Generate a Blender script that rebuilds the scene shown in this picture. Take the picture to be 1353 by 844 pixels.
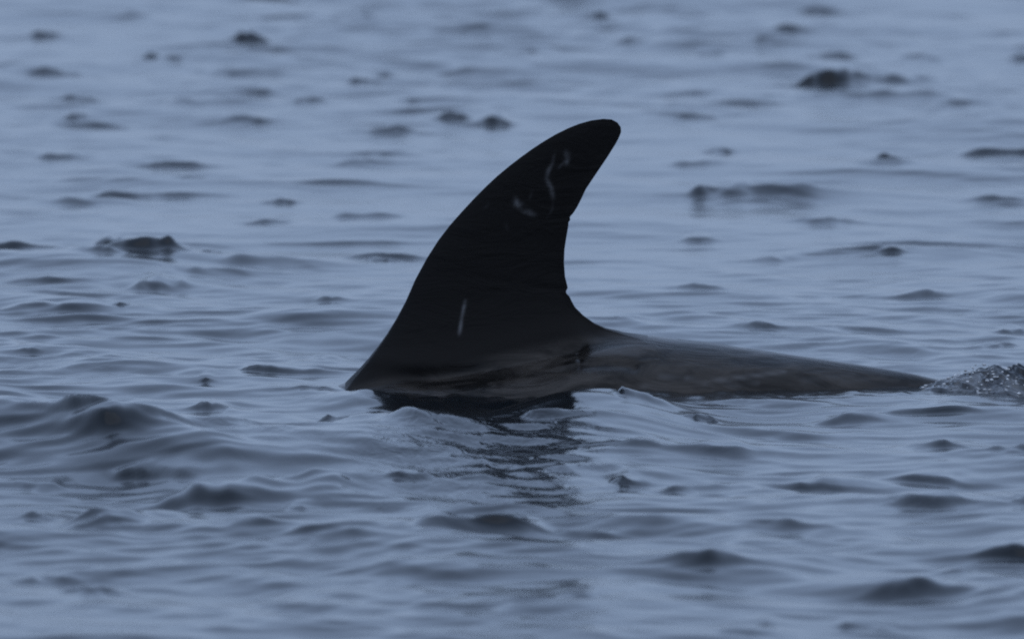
import bpy, bmesh, math
import numpy as np

for o in list(bpy.data.objects):
    bpy.data.objects.remove(o, do_unlink=True)
scene = bpy.context.scene
COL = scene.collection
rng = np.random.default_rng(11)

# ------------------------------------------------------------------ camera
PXW, PXH = 1353.0, 844.0        # photograph size
CAM_Y, CAM_Z = -40.0, 3.0       # a long lens from the deck of a small boat
SCALE = 425.0                   # photograph pixels per metre at the whale
ROW0 = 510.0                    # photograph row of the sea level at the whale
DIST = math.hypot(CAM_Y, CAM_Z)
FPX = SCALE * DIST
PITCH = math.atan2(CAM_Z, -CAM_Y) - math.atan((ROW0 - PXH / 2) / FPX)

cam_d = bpy.data.cameras.new('camera')
cam = bpy.data.objects.new('camera', cam_d)
COL.objects.link(cam)
cam.location = (0, CAM_Y, CAM_Z)
cam.rotation_euler = (math.pi / 2 - PITCH, 0, 0)
cam_d.sensor_width = 36.0
cam_d.lens = 36.0 * FPX / PXW
cam_d.clip_start = 0.5
cam_d.clip_end = 60000.0
cam_d.dof.use_dof = True
cam_d.dof.focus_distance = DIST - 0.1
cam_d.dof.aperture_fstop = 5.6
scene.camera = cam

# ------------------------------------------------------------------ sky, sun, exposure
SUN_EL, SUN_AZ = math.radians(62), math.radians(160)     # azimuth from +Y towards +X
world = bpy.data.worlds.new('World')
scene.world = world
world.use_nodes = True
nt = world.node_tree
nt.nodes.clear()
out = nt.nodes.new('ShaderNodeOutputWorld')
bg = nt.nodes.new('ShaderNodeBackground')
sky = nt.nodes.new('ShaderNodeTexSky')
sky.sky_type = 'NISHITA'
sky.sun_disc = False
sky.sun_elevation = SUN_EL
sky.sun_rotation = SUN_AZ
sky.air_density = 1.0
sky.dust_density = 1.0
sky.ozone_density = 2.0
mix = nt.nodes.new('ShaderNodeMix')          # an even layer of cloud over the clear sky
mix.data_type = 'RGBA'
mix.inputs[0].default_value = 0.72
mix.inputs[7].default_value = (8.0, 10.8, 16.4, 1)
nt.links.new(sky.outputs[0], mix.inputs[6])
nt.links.new(mix.outputs[2], bg.inputs[0])
bg.inputs[1].default_value = 0.06
nt.links.new(bg.outputs[0], out.inputs[0])

sun_d = bpy.data.lights.new('sun', 'SUN')
sun_d.energy = 0.5
sun_d.angle = math.radians(100)
sun_d.color = (1.0, 0.96, 0.9)
sun = bpy.data.objects.new('sun', sun_d)
COL.objects.link(sun)
sun.rotation_euler = (math.pi / 2 - SUN_EL, 0, math.pi - SUN_AZ)
sun.location = (0, 0, 30)

vs = scene.view_settings
vs.view_transform = 'Standard'
vs.look = 'None'
vs.exposure = 0.0
vs.gamma = 1.0
vs.use_curve_mapping = False
scene.cycles.use_denoising = False
scene.cycles.filter_width = 2.0
scene.cycles.max_bounces = 6


# ------------------------------------------------------------------ helpers
def ground(px, py):
    """point of the sea level seen at a pixel of the photograph"""
    a = PITCH + math.atan((py - PXH / 2) / FPX)
    d = CAM_Z / math.tan(a)
    s = math.hypot(d, CAM_Z) / FPX / math.cos(math.atan((py - PXH / 2) / FPX))
    return np.array([(px - PXW / 2) * s, CAM_Y + d])


def px_per_m(py):
    a = PITCH + math.atan((py - PXH / 2) / FPX)
    return FPX / (CAM_Z / math.sin(a))


def side(px, py):
    """pixel -> x, z in the upright plane of the whale's spine"""
    return np.array([(px - PXW / 2) / SCALE, (ROW0 - py) / SCALE])


def sstep(a, b, x):
    t = np.clip((x - a) / (b - a), 0, 1)
    return t * t * (3 - 2 * t)


def mesh_object(name, verts, faces, material, attrs=None, smooth=True):
    """faces: int array (n,4) (or (n,3))"""
    verts = np.asarray(verts, dtype=np.float32)
    faces = np.asarray(faces, dtype=np.int32)
    n, k = faces.shape
    me = bpy.data.meshes.new(name)
    me.vertices.add(len(verts))
    me.vertices.foreach_set('co', verts.ravel())
    me.loops.add(n * k)
    me.loops.foreach_set('vertex_index', faces.ravel())
    me.polygons.add(n)
    me.polygons.foreach_set('loop_start', np.arange(0, n * k, k, dtype=np.int32))
    me.polygons.foreach_set('use_smooth', np.full(n, smooth, dtype=bool))
    me.update(calc_edges=True)
    for an, av in (attrs or {}).items():
        a = me.attributes.new(an, 'FLOAT', 'POINT')
        a.data.foreach_set('value', np.asarray(av, dtype=np.float32).ravel())
    me.materials.append(material)
    o = bpy.data.objects.new(name, me)
    COL.objects.link(o)
    return o


def grid_faces(nx, ny):
    i = np.arange(ny - 1)[:, None] * nx + np.arange(nx - 1)[None, :]
    i = i.ravel()
    return np.stack([i, i + 1, i + nx + 1, i + nx], 1)


def value_noise(x, y, seed, octaves=3):
    """smooth lattice noise, about -1..1"""
    r = np.random.default_rng(seed)
    tab = r.uniform(-1, 1, (256, 256))
    tot = np.zeros_like(x, dtype=np.float64)
    amp, f = 1.0, 1.0
    for o in range(octaves):
        X, Y = x * f + 17.3 * o, y * f + 5.7 * o
        xi, yi = np.floor(X).astype(int), np.floor(Y).astype(int)
        fx, fy = X - xi, Y - yi
        fx, fy = fx * fx * fx * (fx * (6 * fx - 15) + 10), fy * fy * fy * (fy * (6 * fy - 15) + 10)
        a, b = tab[yi & 255, xi & 255], tab[yi & 255, (xi + 1) & 255]
        c, d = tab[(yi + 1) & 255, xi & 255], tab[(yi + 1) & 255, (xi + 1) & 255]
        tot += amp * ((a * (1 - fx) + b * fx) * (1 - fy) + (c * (1 - fx) + d * fx) * fy)
        amp *= 0.5
        f *= 2.03
    return tot


# ------------------------------------------------------------------ materials
def water_material(name, bump=1.0, foam_glint=False):
    m = bpy.data.materials.new(name)
    m.use_nodes = True
    t = m.node_tree
    p = t.nodes['Principled BSDF']
    p.inputs['Base Color'].default_value = (0.005, 0.007, 0.009, 1)
    p.inputs['Roughness'].default_value = 0.15
    p.inputs['IOR'].default_value = 1.333
    tc = t.nodes.new('ShaderNodeTexCoord')
    mp = t.nodes.new('ShaderNodeMapping')
    mp.inputs['Scale'].default_value = (1.0, 0.45, 1.0)
    mp.inputs['Rotation'].default_value = (0, 0, 0.25)
    t.links.new(tc.outputs['Object'], mp.inputs[0])
    n1 = t.nodes.new('ShaderNodeTexNoise')
    n1.inputs['Scale'].default_value = 14.0
    n1.inputs['Detail'].default_value = 3.0
    n1.inputs['Roughness'].default_value = 0.55
    n1.inputs['Distortion'].default_value = 0.4
    t.links.new(mp.outputs[0], n1.inputs['Vector'])
    at = t.nodes.new('ShaderNodeAttribute')
    at.attribute_name = 'ripple'
    ma = t.nodes.new('ShaderNodeMath')
    ma.operation = 'MULTIPLY_ADD'
    ma.inputs[1].default_value = 0.8 * bump
    ma.inputs[2].default_value = 0.10 * bump
    t.links.new(at.outputs['Fac'], ma.inputs[0])
    b = t.nodes.new('ShaderNodeBump')
    b.inputs['Distance'].default_value = 0.012
    t.links.new(ma.outputs[0], b.inputs['Strength'])
    t.links.new(n1.outputs[0], b.inputs['Height'])
    t.links.new(b.outputs[0], p.inputs['Normal'])
    if foam_glint:
        fa = t.nodes.new('ShaderNodeAttribute')
        fa.attribute_name = 'foam_glint'
        mc = t.nodes.new('ShaderNodeMix')
        mc.data_type = 'RGBA'
        mc.inputs[6].default_value = (0.006, 0.010, 0.016, 1)
        mc.inputs[7].default_value = (0.85, 0.87, 0.88, 1)
        t.links.new(fa.outputs['Fac'], mc.inputs[0])
        t.links.new(mc.outputs[2], p.inputs['Base Color'])
    return m


def skin_material():
    m = bpy.data.materials.new('wet_skin')
    m.use_nodes = True
    t = m.node_tree
    p = t.nodes['Principled BSDF']
    p.inputs['Roughness'].default_value = 0.34
    p.inputs['IOR'].default_value = 1.36
    p.inputs['Specular IOR Level'].default_value = 0.4
    tc = t.nodes.new('ShaderNodeTexCoord')
    mp = t.nodes.new('ShaderNodeMapping')
    mp.inputs['Scale'].default_value = (0.5, 1.0, 1.6)
    t.links.new(tc.outputs['Object'], mp.inputs[0])
    n = t.nodes.new('ShaderNodeTexNoise')
    n.inputs['Scale'].default_value = 9.0
    n.inputs['Detail'].default_value = 6.0
    n.inputs['Roughness'].default_value = 0.6
    n.inputs['Distortion'].default_value = 0.8
    t.links.new(mp.outputs[0], n.inputs['Vector'])
    rp = t.nodes.new('ShaderNodeMapRange')
    rp.inputs['From Min'].default_value = 0.40
    rp.inputs['From Max'].default_value = 0.66
    t.links.new(n.outputs[0], rp.inputs['Value'])
    flank = t.nodes.new('ShaderNodeMix')
    flank.data_type = 'RGBA'
    flank.inputs[6].default_value = (0.006, 0.0055, 0.0052, 1)
    flank.inputs[7].default_value = (0.046, 0.041, 0.037, 1)
    t.links.new(rp.outputs[0], flank.inputs[0])
    fin = t.nodes.new('ShaderNodeAttribute')
    fin.attribute_name = 'fin'
    mf = t.nodes.new('ShaderNodeMix')
    mf.data_type = 'RGBA'
    mf.inputs[7].default_value = (0.0075, 0.007, 0.007, 1)
    t.links.new(fin.outputs['Fac'], mf.inputs[0])
    t.links.new(flank.outputs[2], mf.inputs[6])
    sc = t.nodes.new('ShaderNodeAttribute')
    sc.attribute_name = 'scar'
    ms = t.nodes.new('ShaderNodeMix')
    ms.data_type = 'RGBA'
    ms.inputs[7].default_value = (0.30, 0.31, 0.33, 1)
    t.links.new(sc.outputs['Fac'], ms.inputs[0])
    t.links.new(mf.outputs[2], ms.inputs[6])
    t.links.new(ms.outputs[2], p.inputs['Base Color'])
    # the fin has dried a little: duller than the wet back
    rr = t.nodes.new('ShaderNodeMapRange')
    rr.inputs['To Min'].default_value = 0.24
    rr.inputs['To Max'].default_value = 0.55
    t.links.new(fin.outputs['Fac'], rr.inputs['Value'])
    t.links.new(rr.outputs[0], p.inputs['Roughness'])
    rs = t.nodes.new('ShaderNodeMapRange')
    rs.inputs['To Min'].default_value = 0.30
    rs.inputs['To Max'].default_value = 0.16
    t.links.new(fin.outputs['Fac'], rs.inputs['Value'])
    t.links.new(rs.outputs[0], p.inputs['Specular IOR Level'])
    b = t.nodes.new('ShaderNodeBump')
    b.inputs['Strength'].default_value = 0.55
    b.inputs['Distance'].default_value = 0.012
    t.links.new(n.outputs[0], b.inputs['Height'])
    t.links.new(b.outputs[0], p.inputs['Normal'])
    return m


WATER = water_material('sea_water')
SPLASH = water_material('churned_water', 1.0, True)
SKIN = skin_material()

# ------------------------------------------------------------------ the sea
X_IN, DX = 4.2, 0.0135
Y_N, Y_F = -10.5, 34.0


def axis_out(start, step, end, growth):
    v, s = [], step
    p = start
    while p < end:
        s *= growth
        p += s
        v.append(p)
    return np.array(v)


xs_in = np.arange(-X_IN, X_IN + DX / 2, DX)
xo = axis_out(X_IN, DX, 9000.0, 1.22)
xs = np.concatenate([-xo[::-1], xs_in, xo])
ys_in, y = [], Y_N
while y < Y_F:
    ys_in.append(y)
    y += 0.021 + 0.0007 * max(0.0, y - 2)
ys_in = np.array(ys_in)
ys = np.concatenate([Y_N - axis_out(0, 0.021, 3000.0, 1.2)[::-1], ys_in,
                     Y_F + axis_out(0, 0.045, 12000.0, 1.16)])
NX, NY = len(xs), len(ys)
spx, spy = np.gradient(xs), np.gradient(ys)
GX, GY = np.meshgrid(xs, ys)
H = np.zeros_like(GX)
DXO = np.zeros_like(GX)
DYO = np.zeros_like(GX)

gust = 0.75 + 0.45 * value_noise(GX * 0.30, GY * 0.11, 5, 2)      # calmer and livelier patches
gust = np.clip(gust, 0.25, 1.5)

# slow bends in the wave fronts
WX = GX + 0.16 * value_noise(GX * 0.8, GY * 0.5, 31, 2)
WY = GY + 0.22 * value_noise(GX * 0.9, GY * 0.45, 32, 3)

# wind sea: many small trains running mostly towards the boat
NW = 150
lam = np.exp(rng.uniform(np.log(0.11), np.log(6.0), NW))
head = -math.pi / 2 - 0.22 + rng.normal(0, 1.0, NW) * np.where(lam < 1.2, 1.0, 0.6)
# a second, oblique train: crests that run away from the boat to the left
NB = 22
lam = np.concatenate([lam, np.exp(rng.uniform(np.log(0.35), np.log(1.8), NB))])
head = np.concatenate([head, -math.pi / 2 - np.radians(rng.uniform(38, 76, NB))])
for i in range(NW + NB):
    L, th = lam[i], head[i]
    k = 2 * math.pi / L
    kx, ky = k * math.cos(th), k * math.sin(th)
    slope = 0.0088 * L ** (-0.36) * math.exp(-(0.09 / L) ** 2)
    if L > 3:
        slope *= 0.55
    if i >= NW:
        slope = 0.0125
    a = slope / k * (0.6 + 0.8 * rng.random())
    fx = 1 - sstep(0.18 * L, 0.36 * L, spx)
    fy = 1 - sstep(0.18 * L, 0.36 * L, spy)
    ix = np.where(fx > 0)[0]
    iy = np.where(fy > 0)[0]
    sl = np.s_[iy[0]:iy[-1] + 1, ix[0]:ix[-1] + 1]
    w = fy[sl[0]][:, None] * fx[sl[1]][None, :] * a
    if L < 1.5:
        w = w * gust[sl]
    ph = kx * WX[sl] + ky * WY[sl] + rng.uniform(0, 6.283)
    H[sl] += w * np.cos(ph)
    s = w * np.sin(ph) * 0.75
    DXO[sl] -= math.cos(th) * s
    DYO[sl] -= math.sin(th) * s

# wavelets: short crests with a steep face towards the boat.
# (pixel ends of the foot of the face, face height in pixels, steepness in degrees, length of the back in metres)
STRONG, MID, WEAK = 36, 19, 10
WAVELETS = [
    # far water
    (296, 61, 352, 61, 19, 38), (330, 64, 410, 76, 10, 28), (25, 50, 70, 50, 11, MID), (188, 80, 208, 80, 11, 26), (222, 82, 242, 82, 10, 26),
    (262, 92, 308, 104, 13, 26), (45, 101, 110, 98, 11, 15), (312, 125, 372, 125, 11, 24), (214, 132, 252, 146, 12, 24), (80, 136, 140, 136, 10, MID),
    (75, 156, 120, 156, 9, MID), (95, 172, 175, 163, 10, MID), (310, 162, 385, 160, 8, MID), (495, 101, 545, 101, 9, MID), (445, 110, 490, 110, 9, MID),
    (638, 166, 690, 166, 13, 34), (575, 161, 628, 160, 12, 24), (495, 174, 560, 174, 10, MID), (180, 227, 320, 222, 10, MID), (55, 258, 105, 276, 9, 20),
    (110, 258, 180, 258, 9, MID), (355, 270, 400, 270, 8, MID), (395, 140, 440, 140, 8, MID), (505, 135, 545, 142, 8, MID), (460, 205, 520, 210, 8, 14),
    (1052, 116, 1106, 120, 19, 36), (1075, 126, 1138, 138, 11, 30), (1015, 40, 1065, 42, 9, 24), (1040, 14, 1100, 18, 8, MID), (1080, 76, 1145, 76, 9, MID),
    (1150, 74, 1225, 82, 9, MID), (1305, 76, 1360, 80, 9, 22), (1150, 110, 1205, 110, 9, MID), (940, 142, 1065, 136, 8, MID), (1180, 132, 1280, 146, 9, MID),
    (895, 158, 945, 154, 9, MID), (1235, 201, 1380, 199, 11, 32), (1140, 215, 1185, 215, 11, 22), (915, 202, 965, 206, 9, 15), (865, 258, 950, 266, 18, 17),
    (930, 252, 1035, 272, 15, 18), (1090, 337, 1200, 336, 9, 20), (1162, 338, 1198, 338, 9, 30), (880, 320, 935, 320, 8, 14), (780, 30, 820, 30, 8, 12),
    (785, 58, 830, 60, 8, 14), (1185, 396, 1255, 396, 10, 13), (1325, 436, 1370, 436, 10, 16), (1305, 462, 1360, 462, 10, 15), (880, 386, 955, 388, 7, 12),
    (970, 440, 1040, 440, 8, 13), (900, 75, 960, 78, 7, 14), (980, 60, 1030, 62, 7, 12), (570, 40, 640, 44, 7, 12), (660, 70, 720, 72, 7, 12),
    (420, 30, 480, 34, 7, 12), (120, 20, 190, 22, 7, 13), (850, 220, 900, 226, 7, 12), (1240, 270, 1330, 274, 8, 12), (1060, 300, 1140, 298, 8, 12),
    (430, 215, 500, 218, 7, 12), (20, 210, 90, 212, 7, 12), (300, 300, 380, 300, 7, 11), (420, 290, 520, 296, 7, 11),
    # the crest by the left edge
    (-60, 328, 84, 328, 15, 32), (104, 333, 166, 333, 18, 34), (170, 345, 258, 345, 20, 34), (260, 337, 292, 336, 8, 26), (285, 346, 390, 366, 12, 13),
    (140, 352, 190, 348, 12, 15), (165, 386, 238, 386, 24, 17), (-20, 376, 90, 376, 10, 16), (20, 420, 180, 412, 15, 17), (145, 412, 172, 412, 10, 30),
    (430, 343, 545, 343, 9, 20), (415, 397, 465, 397, 8, 18), (480, 347, 530, 346, 7, 24), (225, 360, 290, 372, 10, 13),
    # round the whale
    (310, 496, 420, 496, 9, 21), (312, 495, 365, 494, 9, 24), (398, 516, 465, 516, 7, 32), (264, 505, 277, 505, 6, 28), (250, 546, 310, 546, 9, 13),
    (400, 466, 470, 468, 7, 10), (30, 470, 60, 470, 5, 18), (60, 475, 150, 474, 7, 12),
    # near water
    (30, 586, 130, 606, 18, 26), (75, 598, 150, 614, 20, 36), (130, 612, 230, 642, 9, 24), (110, 622, 165, 632, 10, 24), (135, 650, 250, 672, 24, 13),
    (5, 684, 60, 686, 9, 20), (45, 696, 155, 704, 18, 21), (355, 670, 410, 670, 8, 22), (395, 578, 470, 578, 14, 20), (450, 578, 585, 604, 14, 15),
    (555, 578, 665, 576, 13, 15), (665, 570, 700, 584, 11, 28), (782, 544, 818, 556, 12, 26), (914, 563, 960, 563, 10, 26), (795, 639, 850, 640, 11, 25),
    (845, 643, 900, 650, 10, 20), (525, 708, 715, 708, 24, 19), (610, 706, 715, 704, 22, 34), (1240, 738, 1400, 742, 20, 36), (1245, 762, 1300, 760, 8, 26),
    (1140, 626, 1265, 632, 10, 24), (1010, 636, 1110, 640, 10, 19), (1110, 670, 1270, 678, 15, 15), (900, 606, 1040, 606, 13, 13), (1325, 672, 1380, 672, 12, 24),
    (100, 788, 180, 788, 12, 18), (420, 742, 570, 770, 12, 13), (985, 833, 1045, 833, 8, 24), (1085, 832, 1170, 832, 8, 19), (910, 844, 1020, 846, 9, 20),
    (830, 750, 960, 752, 10, 12), (500, 808, 640, 812, 10, 12), (0, 752, 70, 766, 12, 15), (60, 766, 120, 784, 9, 15), (240, 700, 330, 712, 9, 13),
    (720, 700, 830, 712, 9, 13), (960, 700, 1080, 704, 9, 12), (700, 790, 800, 790, 9, 12), (1130, 790, 1260, 796, 10, 11), (300, 800, 420, 806, 10, 11),
    (480, 640, 560, 648, 10, 14), (560, 640, 660, 644, 9, 12), (1180, 552, 1330, 550, 8, 20), (1060, 556, 1130, 560, 8, 13), (1180, 592, 1270, 596, 9, 14),
    (1290, 600, 1370, 604, 9, 16), (780, 600, 860, 606, 8, 13), (700, 628, 760, 634, 8, 12), (330, 706, 420, 722, 8, 13), (20, 640, 90, 642, 9, 12),
]


HF = np.zeros_like(H)


def add_wavelet(A, B, amp, deg, back=None, ripple=0.0):
    A, B = np.asarray(A, float), np.asarray(B, float)
    c = (A + B) / 2
    d = B - A
    hl = max(np.hypot(*d) / 2, 0.02)
    e = d / (2 * hl)
    n = np.array([-e[1], e[0]])
    if n[1] < 0:
        n = -n
    lf = amp / math.tan(math.radians(deg)) * 1.5
    lb = back or max(0.25, amp * 11)
    R = hl * 4.2 + lb * 2.2
    i0, i1 = np.searchsorted(xs, [c[0] - R, c[0] + R])
    j0, j1 = np.searchsorted(ys, [c[1] - R, c[1] + R])
    if i1 - i0 < 2 or j1 - j0 < 2:
        return
    sl = np.s_[j0:j1, i0:i1]
    px, py = GX[sl] - c[0], GY[sl] - c[1]
    u = (px * e[0] + py * e[1]) / hl
    f = 1.3 / hl
    w1 = value_noise(GX[sl] * f * 0.7, GY[sl] * f * 0.3, 51, 2)
    w2 = value_noise(GX[sl] * f * 0.9 + 9.1, GY[sl] * f * 0.3, 52, 2)
    w3 = value_noise(GX[sl] * f * 1.3, GY[sl] * f * 0.2, 53, 2)
    lean = math.sin(71.0 * c[0] + 13.0 * c[1])                 # every crest is lopsided its own way
    u = u + 0.15 * w1 + 0.15 * lean
    v = px * n[0] + py * n[1] - lf + lf * (0.6 * w2) + 0.04 * hl * u * u
    t_ = np.where(u < 0, -u / (0.85 + 0.35 * lean), u / (0.85 - 0.25 * lean))
    env = (0.68 * np.exp(-np.abs(t_ / 0.95) ** 2.3) + 0.32 * np.exp(-(t_ / 1.9) ** 2)) * (0.95 + 0.28 * w3)
    fs = np.clip(1 + v / (lf * 1.15), 0, 1)                    # steepest at the crest, easing out at the foot
    prof = np.where(v < 0, fs ** 1.5, np.exp(-(np.maximum(v, 0) / lb) ** 2))
    h = amp * env * prof
    HF[sl] = np.maximum(HF[sl], h)
    # the crest leans over its face a little
    DYO[sl] -= 0.30 * h * np.exp(-(v / (lf + 0.02)) ** 2)


for (x0, y0, x1, y1, hp, dg) in WAVELETS:
    ym = (y0 + y1) / 2
    hp = min(hp, 2.5 + (0.36 if dg >= 32 else 0.2) * (x1 - x0))
    s = px_per_m(ym)
    y0, y1 = ym + 0.45 * (y0 - ym), ym + 0.45 * (y1 - ym)      # the rest of a slant is the crest sinking along its length
    add_wavelet(ground(x0, y0), ground(x1, y1), (1.05 if ym > 540 or dg >= 32 else 0.88) * hp / s, min(52, dg * 1.25))

# the same kind of wavelets, scattered, all over the water round about
for q in range(1500):
    gx, gy = rng.uniform(-9, 9), rng.uniform(-22, 60)
    s_ = FPX / (gy - CAM_Y)
    if gy > CAM_Y + 14 and abs(gx) * s_ < 900 and -9.5 < gy < 27:
        if rng.random() < 0.45 or abs(gy) < 1.6:
            continue
        hp, dg = rng.uniform(0.006, 0.015), rng.uniform(8, 19)
    else:
        hp, dg = rng.uniform(0.008, 0.05), rng.uniform(9, 36)
    ln = rng.uniform(0.08, 0.36)
    sl_ = rng.normal(0.0, 0.5)
    add_wavelet((gx - ln, gy + sl_ * ln), (gx + ln, gy - sl_ * ln), hp, dg)


# larger swells that the photograph shows one by one
def swell(px, py, wpx, hpx, slant, front, back, taper=False):
    s = px_per_m(py)
    a = ground(px - wpx / 2, py - slant * wpx / 2)
    b = ground(px + wpx / 2, py + slant * wpx / 2)
    c = (a + b) / 2
    d = b - a
    hl = np.hypot(*d) / 2
    e = d / (2 * hl)
    n = np.array([-e[1], e[0]])
    if n[1] < 0:
        n = -n
    amp = hpx / s
    px_, py_ = GX - c[0], GY - c[1]
    u = px_ * e[0] + py_ * e[1]
    v = px_ * n[0] + py_ * n[1]
    if taper:
        env = 1 - sstep(-0.3, 1.0, u / hl)
        env = env * (0.9 + 0.10 * value_noise(GX * 5, GY * 2, 62, 2))
    else:
        env = np.exp(-(u / (hl * 0.8)) ** 2)
    w = v + 0.03 * value_noise(GX * 4, GY * 2, 61, 3) * (1 if taper else 0)
    if taper:
        fs = np.clip(1 + w / front, 0, 1)
        h = amp * env * np.where(w < 0, fs ** 2.6, np.exp(-(np.maximum(w, 0) / back) ** 2))
    else:
        h = amp * env * np.exp(-(v / np.where(v < 0, front, back)) ** 2)
    np.add(H, h, out=H)


H += HF
swell(790, 546, 270, 36, 0.0, 1.5, 0.32)        # the hump of water in front of the body
swell(140, 596, 900, 42, 0.09, 0.8, 0.6, True)         # the long crest running down to the right
swell(120, 350, 420, 14, 0.0, 1.2, 1.0)
swell(570, 577, 330, 25, 0.02, 0.9, 0.3)        # the low crest before the flank
# a hollow where the flank meets the water, under the fin
hx, hy = ground(620, 545)
H -= 0.035 * np.exp(-((GX - hx) / 0.30) ** 2 - ((GY + 0.62) / 0.45) ** 2)
bxp = side(488, 0)[0]
H += 0.032 * np.exp(-((GX - bxp) / 0.15) ** 2 - ((GY + 0.46) / 0.25) ** 2)
# smoother, nearly level water right beside the whale
near = np.exp(-((GX - 0.75) / 1.5) ** 4 - ((GY + 0.05) / 0.45) ** 4)
H = H * (1 - 0.75 * near)

# patches where small ripples roughen the surface
ripple = np.clip(0.25 * value_noise(GX * 0.9, GY * 0.35, 21, 3) - 0.02, 0, 1)


def ripple_patch(px, py, wpx, hpx, slant, val):
    global ripple
    c = ground(px, py)
    s = px_per_m(py)
    a = ground(px, py + hpx / 2)
    b = ground(px, py - hpx / 2)
    ln = abs(b[1] - a[1]) / 2
    dx = GX - c[0]
    sl_ = (ground(px + 50, py + slant * 50) - c)
    dy = GY - c[1] - dx * sl_[1] / sl_[0]
    ripple = np.maximum(ripple, val * np.exp(-(dx / (wpx / 2 / s)) ** 4 - (dy / ln) ** 2))


ripple_patch(200, 575, 480, 26, 0.14, 0.9)
ripple_patch(615, 610, 300, 110, 0.0, 1.0)
ripple_patch(1200, 665, 200, 20, 0.03, 0.5)
ripple_patch(940, 258, 150, 16, 0.05, 0.35)
ripple_patch(860, 648, 160, 14, 0.08, 0.4)
ripple_patch(660, 715, 60, 14, 0.0, 0.5)
ripple_patch(1000, 532, 320, 14, 0.0, 0.35)
ripple_patch(80, 480, 200, 30, 0.0, 0.3)

# water lapping unevenly along the flank
lap = np.exp(-((GX - 0.35) / 0.95) ** 6 - ((GY + 0.42) / 0.20) ** 2)
lp = value_noise(GX * 7, GY * 3, 71, 3)
H += lap * (0.010 * lp + 0.008 * np.clip(value_noise(GX * 24, GY * 7, 72, 2), 0, 2))
ripple = np.maximum(ripple, 0.5 * lap)

V = np.stack([GX + DXO, GY + DYO, H], -1).reshape(-1, 3)
sea = mesh_object('sea', V, grid_faces(NX, NY), WATER, {'ripple': ripple})
sea['kind'] = 'structure'


def sea_height(x, y):
    return H[np.clip(np.searchsorted(ys, y), 0, NY - 1), np.clip(np.searchsorted(xs, x), 0, NX - 1)]


# ------------------------------------------------------------------ the whale
def resample(pts, t):
    pts = np.asarray(pts, float)
    d = np.concatenate([[0], np.cumsum(np.hypot(*np.diff(pts, axis=0).T))])
    d /= d[-1]
    return np.stack([np.interp(t, d, pts[:, 0]), np.interp(t, d, pts[:, 1])], 1)


LEAD = [(456, 506), (465, 497), (474, 488), (486.6, 474), (499, 458.5), (511.4, 441.4), (523.8, 421.2), (536.2, 398), (548.6, 369.5), (564, 341),
        (579.7, 316.5), (595, 296.7), (610.7, 279), (626, 262.5), (641.8, 246.5), (657.3, 232), (672.8, 219.2), (688.3, 207.2), (703.9, 196),
        (719.4, 185.9), (735, 176.8), (750.4, 169.2), (766, 163), (781.5, 158.8), (797, 156.8), (808, 157.6), (815.5, 161.5), (820, 167.5)]
TRAIL = [(856, 443), (825, 439), (800, 433.4), (784.6, 426.5), (770.6, 416.6), (759.7, 405.7), (755, 397), (752.5, 391.5), (748.3, 387.5), (747.8, 384),
         (750.2, 380), (748.8, 374), (746.7, 366), (745.2, 347), (745.9, 328.7), (748.5, 312), (750.8, 299), (751.2, 293), (753.8, 290), (752.6, 286.5),
         (757.5, 281), (762, 274), (767.5, 263.5), (773.7, 250), (781.5, 238.2), (790.8, 224.4), (803.2, 206), (812.5, 191), (817.5, 182), (820.5, 174),
         (820, 167.5)]
lead = np.array([side(*p) for p in LEAD])
trail = np.array([side(*p) for p in TRAIL])

# back line of the whale, head to tail (x, z)
BACK = [(-2.95, -0.62), (-2.6, -0.40), (-2.1, -0.26), (-1.5, -0.17), (-1.0, -0.11), (-0.75, -0.065), (-0.58, -0.015), tuple(lead[0])]
BACK += [tuple(side(*p)) for p in [(560, 487), (660, 469), (760, 452), (810, 445), (856, 443), (882, 446.4), (939, 453), (992, 460.8), (1045, 468.4),
                                    (1106.5, 477.4), (1160, 485.6), (1209, 494.4), (1237, 501)]]
BACK += [(1.55, -0.04), (2.0, -0.16), (2.4, -0.26), (2.75, -0.33)]
BACK = np.array(BACK)
HALF_H = np.array([(-2.95, .02), (-2.9, .10), (-2.7, .22), (-2.2, .40), (-1.4, .52), (-0.5, .57), (0.2, .52), (0.9, .38), (1.5, .25), (2.0, .17), (2.35, .10), (2.55, .05), (2.75, .012)])
HALF_W = np.array([(-2.95, .02), (-2.9, .11), (-2.7, .23), (-2.2, .42), (-1.4, .54), (-0.5, .56), (0.2, .49), (0.9, .33), (1.5, .17), (2.0, .095), (2.25, .10), (2.38, .30), (2.5, .62), (2.62, .80), (2.75, .70)])


def pchip(tab, x):
    """monotone cubic through the table"""
    tab = np.asarray(tab, float)
    X, Y = tab[:, 0], tab[:, 1]
    h = np.diff(X)
    d = np.diff(Y) / h
    m = np.zeros_like(Y)
    m[0], m[-1] = d[0], d[-1]
    ok = d[:-1] * d[1:] > 0
    w1, w2 = 2 * h[1:] + h[:-1], h[1:] + 2 * h[:-1]
    mm = np.zeros(len(d) - 1)
    mm[ok] = (w1 + w2)[ok] / (w1[ok] / d[:-1][ok] + w2[ok] / d[1:][ok])
    m[1:-1] = mm
    i = np.clip(np.searchsorted(X, x) - 1, 0, len(h) - 1)
    t = (x - X[i]) / h[i]
    return ((1 + 2 * t) * (1 - t) ** 2 * Y[i] + t * (1 - t) ** 2 * h[i] * m[i] + t * t * (3 - 2 * t) * Y[i + 1] + t * t * (t - 1) * h[i] * m[i + 1])


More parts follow.
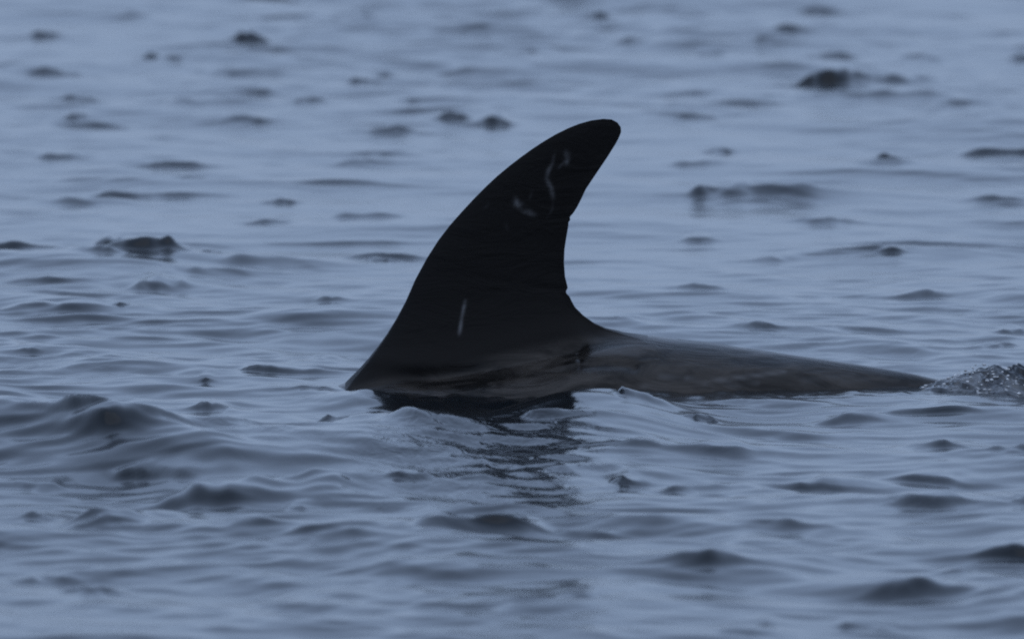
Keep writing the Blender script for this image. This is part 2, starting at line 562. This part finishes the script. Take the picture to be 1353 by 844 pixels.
x0f, x1f = lead[0][0], trail[0][0]
st = np.concatenate([np.linspace(-2.95, -2.6, 12)[:-1], np.linspace(-2.6, x0f, 50)[:-1], np.linspace(x0f, x1f, 181)[:-1],
                     np.linspace(x1f, 1.6, 170)[:-1], np.linspace(1.6, 2.75, 60)])
i0 = 11 + 49
i1 = i0 + 180
M = len(st)
R = 120
tt = (np.arange(R) - R // 2) / (R / 2)                        # -1..1, 0 is the top, negative towards the boat
phi = np.sign(tt) * np.abs(tt) ** 1.35 * math.pi
zt, hh, hw = pchip(BACK, st), pchip(HALF_H, st), pchip(HALF_W, st)
bx = np.repeat(st[:, None], R, 1)
by = hw[:, None] * np.sin(phi)[None, :]
# the tail stock is keeled: narrower towards the top
keel = sstep(0.35, 2.0, st)[:, None] * 0.35 * np.clip(np.cos(phi), 0, 1)[None, :] ** 2
by = by * (1 - keel)
bz = zt[:, None] - hh[:, None] * (1 - np.cos(phi))[None, :]
bx = bx + np.where(bx > 2.25, 0.42 * np.abs(by) * sstep(2.25, 2.5, bx), 0)   # swept flukes
K = 10
top = R // 2
body = np.stack([bx, by, bz], -1)
verts = [body.reshape(-1, 3)]
faces = []
ii, jj = np.meshgrid(np.arange(M - 1), np.arange(R), indexing='ij')
hole = (ii >= i0) & (ii < i1) & (jj >= top - K) & (jj < top + K)
ii, jj = ii[~hole], jj[~hole]
j2 = (jj + 1) % R
faces.append(np.stack([ii * R + jj, ii * R + j2, (ii + 1) * R + j2, (ii + 1) * R + jj], 1))
loop = [(i, top - K) for i in range(i0, i1)] + [(i1, j) for j in range(top - K, top + K)] + \
       [(i, top + K) for i in range(i1, i0, -1)] + [(i0, j) for j in range(top + K, top - K, -1)]
loop = np.array(loop)
base = body[loop[:, 0], loop[:, 1]]
NL = len(loop)
cf = np.clip((base[:, 0] - x0f) / (x1f - x0f), 0, 1)
onside = (loop[:, 0] > i0) & (loop[:, 0] < i1)
sgn = np.where(onside, np.sign(loop[:, 1] - top), (loop[:, 1] - top) / K)
NS = 240
sv = np.concatenate([np.linspace(0, 0.12, 60)[:-1], np.linspace(0.12, 0.9, 120)[:-1], 1 - 0.1 * (1 - np.linspace(0, 1, 62)[:-1]) ** 1.0])
sv = np.append(sv, 0.9985)
Lp, Tp = resample(lead, sv), resample(trail, sv)
mid0 = (Lp[0] + Tp[0]) / 2
base_ch = Lp[0][None] * (1 - cf[:, None]) + Tp[0][None] * cf[:, None]
fin_idx = [loop[:, 0] * R + loop[:, 1]]
nv = M * R
fin_flag = [np.zeros(nv)]
for q in range(1, len(sv)):
    L_, T_ = Lp[q], Tp[q]
    ch = np.hypot(*(T_ - L_))
    hgt = np.hypot(*((L_ + T_) / 2 - mid0))
    c2 = cf
    # rounded leading edge, thin trailing edge
    t_ = 1.1 * (0.2969 * np.sqrt(c2) - 0.126 * c2 - 0.3516 * c2 ** 2 + 0.2843 * c2 ** 3 - 0.1015 * c2 ** 4)
    half = np.maximum(t_ * ch * 0.62, 0.004 * min(1, ch / 0.05)) * np.where(onside, 1, 1)
    half = half * (1 - 0.35 * sstep(0.0, 0.8, hgt))
    y_f = sgn * np.minimum(half, 0.06)
    fl = math.exp(-(hgt / 0.055) ** 0.8)
    P = L_[None] * (1 - c2[:, None]) + T_[None] * c2[:, None]
    y_ = y_f + (base[:, 1] - y_f) * fl
    z_ = P[:, 1] + (base[:, 2] - base_ch[:, 1]) * fl * fl
    verts.append(np.stack([P[:, 0], y_, z_], 1))
    fin_idx.append(nv + np.arange(NL))
    fin_flag.append(np.ones(NL))
    a, b = fin_idx[-2], fin_idx[-1]
    faces.append(np.stack([a, np.roll(a, -1), np.roll(b, -1), b], 1))
    nv += NL
# tip, snout and fluke ends are closed with a middle vertex (quads that fold to triangles are avoided: pair them up)
tipv = verts[-1].mean(0)
verts.append(tipv[None])
fin_flag.append(np.ones(1))
a = fin_idx[-1]
faces.append(np.stack([a[0::2], np.roll(a, -1)[0::2], np.roll(a, -2)[0::2], np.full(len(a) // 2, nv)], 1))
nv += 1
for row, rev in ((0, True), (M - 1, False)):
    r_ = row * R + np.arange(R)
    verts.append(body[row].mean(0)[None])
    fin_flag.append(np.zeros(1))
    f = np.stack([r_[0::2], np.roll(r_, -1)[0::2], np.roll(r_, -2)[0::2], np.full(R // 2, nv)], 1)
    faces.append(f if rev else f[:, ::-1])
    nv += 1
# flippers, under water
for s in (-1, 1):
    n1, n2 = 16, 16
    g = []
    for q in range(n1):
        u = q / (n1 - 1)
        w = 0.24 * (1 - 0.15 * u) * math.sqrt(max(1e-3, 1 - u ** 4)) + 0.004
        for r in range(n2):
            an = 2 * math.pi * r / n2
            g.append((-1.65 + 0.35 * u + w * math.cos(an), s * (0.36 + 0.75 * u), -0.80 - 0.30 * u + 0.05 * (1 - 0.6 * u) * math.sin(an)))
    g = np.array(g)
    verts.append(g)
    fin_flag.append(np.zeros(len(g)))
    q_, r_ = np.meshgrid(np.arange(n1 - 1), np.arange(n2), indexing='ij')
    q_, r_ = q_.ravel(), r_.ravel()
    f = np.stack([q_ * n2 + r_, q_ * n2 + (r_ + 1) % n2, (q_ + 1) * n2 + (r_ + 1) % n2, (q_ + 1) * n2 + r_], 1) + nv
    faces.append(f if s > 0 else f[:, ::-1])
    nv += n1 * n2
WV = np.concatenate(verts)
FIN = np.concatenate(fin_flag)
FIN = np.where(FIN > 0, sstep(-0.02, 0.035, WV[:, 2] - pchip(BACK, np.clip(WV[:, 0], -2.95, 2.75)) + 0.02 * sstep(0.1, -0.3, WV[:, 0])), 0)
WF = np.concatenate(faces)


def seg_dist(px, py, pts):
    """distance in photograph pixels to a polyline, and the fraction along it"""
    best = np.full(px.shape, 1e9)
    frac = np.zeros(px.shape)
    pts = np.asarray(pts, float)
    n = len(pts) - 1
    for i in range(n):
        a, b = pts[i], pts[i + 1]
        d = b - a
        t = np.clip(((px - a[0]) * d[0] + (py - a[1]) * d[1]) / (d @ d), 0, 1)
        r = np.hypot(px - a[0] - t * d[0], py - a[1] - t * d[1])
        m_ = r < best
        best[m_] = r[m_]
        frac[m_] = (i + t[m_]) / n
    return best, frac


qx = WV[:, 0] * SCALE + PXW / 2
qy = ROW0 - WV[:, 2] * SCALE
# where a near-side point of the broad back shows, seen from the boat's height
qy_seen = ROW0 - (WV[:, 2] + WV[:, 1] * CAM_Z / -CAM_Y) * SCALE
nearside = WV[:, 1] < 0.0
# the fold of skin along the root of the fin, and the notch behind it
for pts, wd, dep in (([(500, 496), (580, 497), (660, 489), (720, 476), (764, 461)], 10.0, 0.018),
                     ([(700, 500), (770, 482), (820, 480), (838, 484)], 4.5, 0.010),
                     ([(764, 461), (766, 478)], 2.5, 0.005)):
    d, f = seg_dist(qx, qy_seen, pts)
    g = np.where(nearside, np.exp(-(d / wd) ** 2) * np.clip(f * 6, 0, 1), 0)
    WV[:, 1] += dep * g
    WV[:, 2] -= dep * 0.6 * g
    sh = seg_dist(qx, qy_seen + wd * 2.0, pts)[0]
    g2 = np.where(nearside, np.exp(-(sh / (wd * 1.3)) ** 2), 0)
    WV[:, 1] -= dep * 0.5 * g2
# shallow unevenness of the flank
und = value_noise(WV[:, 0] * 5, WV[:, 2] * 12 + WV[:, 1] * 5, 3, 3) * 0.004 * (1 - FIN)
WV[:, 1] += np.where(nearside, und, -und)
# pale scars (polyline in pixels, half width, strength)
scar = np.zeros(len(WV))
for pts, wd, s_ in (([(615, 396), (611, 415), (607, 439)], 2.2, 0.55),
                    ([(681, 262), (684, 270), (693, 277), (706, 283)], 3.2, 0.45), ([(680, 266), (690, 274)], 4.5, 0.30),
                    ([(748, 200), (750, 207), (748, 216)], 3.0, 0.40), ([(730, 214), (724, 226), (722, 236), (728, 247), (731, 262)], 2.6, 0.34),
                    ([(722, 232), (729, 219), (733, 200)], 1.8, 0.16), ([(731, 262), (730, 276), (722, 288)], 1.6, 0.12), ([(738, 222), (746, 212)], 1.8, 0.14),
                    ([(700, 262), (703, 252)], 1.8, 0.10), ([(668, 295), (671, 303)], 2.0, 0.06), ([(640, 275), (646, 268)], 2.0, 0.04)):
    d, f = seg_dist(qx, qy, pts)
    nz = 0.7 + 0.5 * value_noise(qx * 0.12, qy * 0.12, 9, 2)
    scar = np.maximum(scar, np.where(nearside, 0.62 * s_ * np.clip(nz, 0.1, 1) * np.exp(-(d / wd) ** 2) * np.minimum(1, 0.35 + 5 * f * (1 - f)), 0))
for pts, wd, s_ in (([(905, 500), (930, 505), (980, 498), (1035, 491)], 2.5, 0.16), ([(870, 498), (900, 496), (915, 502)], 2.5, 0.10),
                    ([(1060, 503), (1090, 499), (1125, 497)], 4.0, 0.05),
                    ([(940, 512), (1000, 506)], 2.0, 0.08), ([(1110, 505), (1150, 500), (1185, 503)], 3.0, 0.05),
                    ([(830, 520), (850, 512), (880, 516)], 3.5, 0.10)):
    d, f = seg_dist(qx, qy_seen, pts)
    scar = np.maximum(scar, np.where(nearside, s_ * np.exp(-(d / wd) ** 2), 0))

whale = mesh_object('whale', WV, WF, SKIN, {'fin': FIN, 'scar': scar})
bm = bmesh.new()
bm.from_mesh(whale.data)
bmesh.ops.recalc_face_normals(bm, faces=bm.faces)
bm.to_mesh(whale.data)
bm.free()
whale['label'] = 'black whale surfacing, tall hooked dorsal fin with pale scars and long wet back'
whale['category'] = 'whale'

# ------------------------------------------------------------------ churned water over the tail stock
cx0, cx1 = side(1120, 0)[0], side(1353, 0)[0] + 0.75
cy0, cy1 = -0.55, 0.55
nx, ny = 640, 400
sx, sy = np.meshgrid(np.linspace(cx0, cx1, nx), np.linspace(cy0, cy1, ny))
n1 = value_noise(sx * 26, sy * 12, 41, 2)
n2 = value_noise(sx * 42 + 0.8 * n1 + sy * 14, sy * 20, 43, 2)
ridge = 1 - np.abs(n2)
mound = np.exp(-((sx - 1.72) / 0.62) ** 6) * np.exp(-((sy + 0.12) / 0.30) ** 2)
mound *= 0.34 + 0.66 * sstep(1.14, 1.56, sx)
edge = sstep(0, 0.12, (sx - cx0)) * sstep(0, 0.2, cx1 - sx) * sstep(0, 0.15, sy - cy0) * sstep(0, 0.15, cy1 - sy)
hz = -0.05 + mound * (0.11 + 0.012 * n1 + 0.015 * ridge) + 0.004 * n2 * mound
hz = hz * edge - 0.12 * (1 - edge)
foam_glint = np.clip((value_noise(sx * 40 + 1.2 * n1 + sy * 14, sy * 18, 47, 3) + 0.6 * value_noise(sx * 9, sy * 5, 48, 2) + 0.5 * n2 - 0.52) * 2.6, 0, 1) * np.clip(mound * 1.3, 0, 1) * 0.8  # white froth, plus the splash's bright glints painted in as white flecks
foam_glint = np.maximum(foam_glint, 0.10 * np.clip(mound * 1.5, 0, 1) * np.clip(0.8 + value_noise(sx * 30, sy * 14, 49, 2), 0, 1.4))
sp = mesh_object('churned_water', np.stack([sx, sy, hz], -1).reshape(-1, 3), grid_faces(nx, ny), SPLASH, {'ripple': np.full(sx.size, 0.6), 'foam_glint': foam_glint})
sp['kind'] = 'stuff'
sp['label'] = 'churned, glinting water with white froth where the tail slips under'
sp['category'] = 'splash'

# flung drops and bubbles over the churned water: part of the same uncountable splash
dr = np.random.default_rng(77)
t = (1 + 5 ** 0.5) / 2
ico = np.array([(-1, t, 0), (1, t, 0), (-1, -t, 0), (1, -t, 0), (0, -1, t), (0, 1, t), (0, -1, -t), (0, 1, -t), (t, 0, -1), (t, 0, 1), (-t, 0, -1), (-t, 0, 1)])
ico /= np.linalg.norm(ico[0])
icf = np.array([(0, 11, 5), (0, 5, 1), (0, 1, 7), (0, 7, 10), (0, 10, 11), (1, 5, 9), (5, 11, 4), (11, 10, 2), (10, 7, 6), (7, 1, 8),
                (3, 9, 4), (3, 4, 2), (3, 2, 6), (3, 6, 8), (3, 8, 9), (4, 9, 5), (2, 4, 11), (6, 2, 10), (8, 6, 7), (9, 8, 1)])
dv, df = [], []
for q in range(240):
    gx = dr.uniform(1.17, 1.95)
    gy = dr.normal(-0.18, 0.16)
    iy_ = int(np.clip((gy - cy0) / (cy1 - cy0) * (ny - 1), 0, ny - 1))
    ix_ = int(np.clip((gx - cx0) / (cx1 - cx0) * (nx - 1), 0, nx - 1))
    z = hz[iy_, ix_] + (abs(dr.normal(0, 0.012)) if q % 3 == 0 else 0.002)
    if z < 0.004:
        continue
    r = dr.uniform(0.0018, 0.0055)
    df.append(icf + 12 * len(dv))
    dv.append(ico * r * np.array([1.3, 1, 0.9]) + (gx, gy, z))
dp = mesh_object('spray_drops', np.concatenate(dv), np.concatenate(df), SPLASH,
                 {'ripple': np.zeros(12 * len(dv)), 'foam_glint': np.repeat(dr.uniform(0.2, 0.95, len(dv)), 12)})
dp['kind'] = 'stuff'
dp['label'] = 'white drops and bubbles flung up over the tail'
dp['category'] = 'spray'
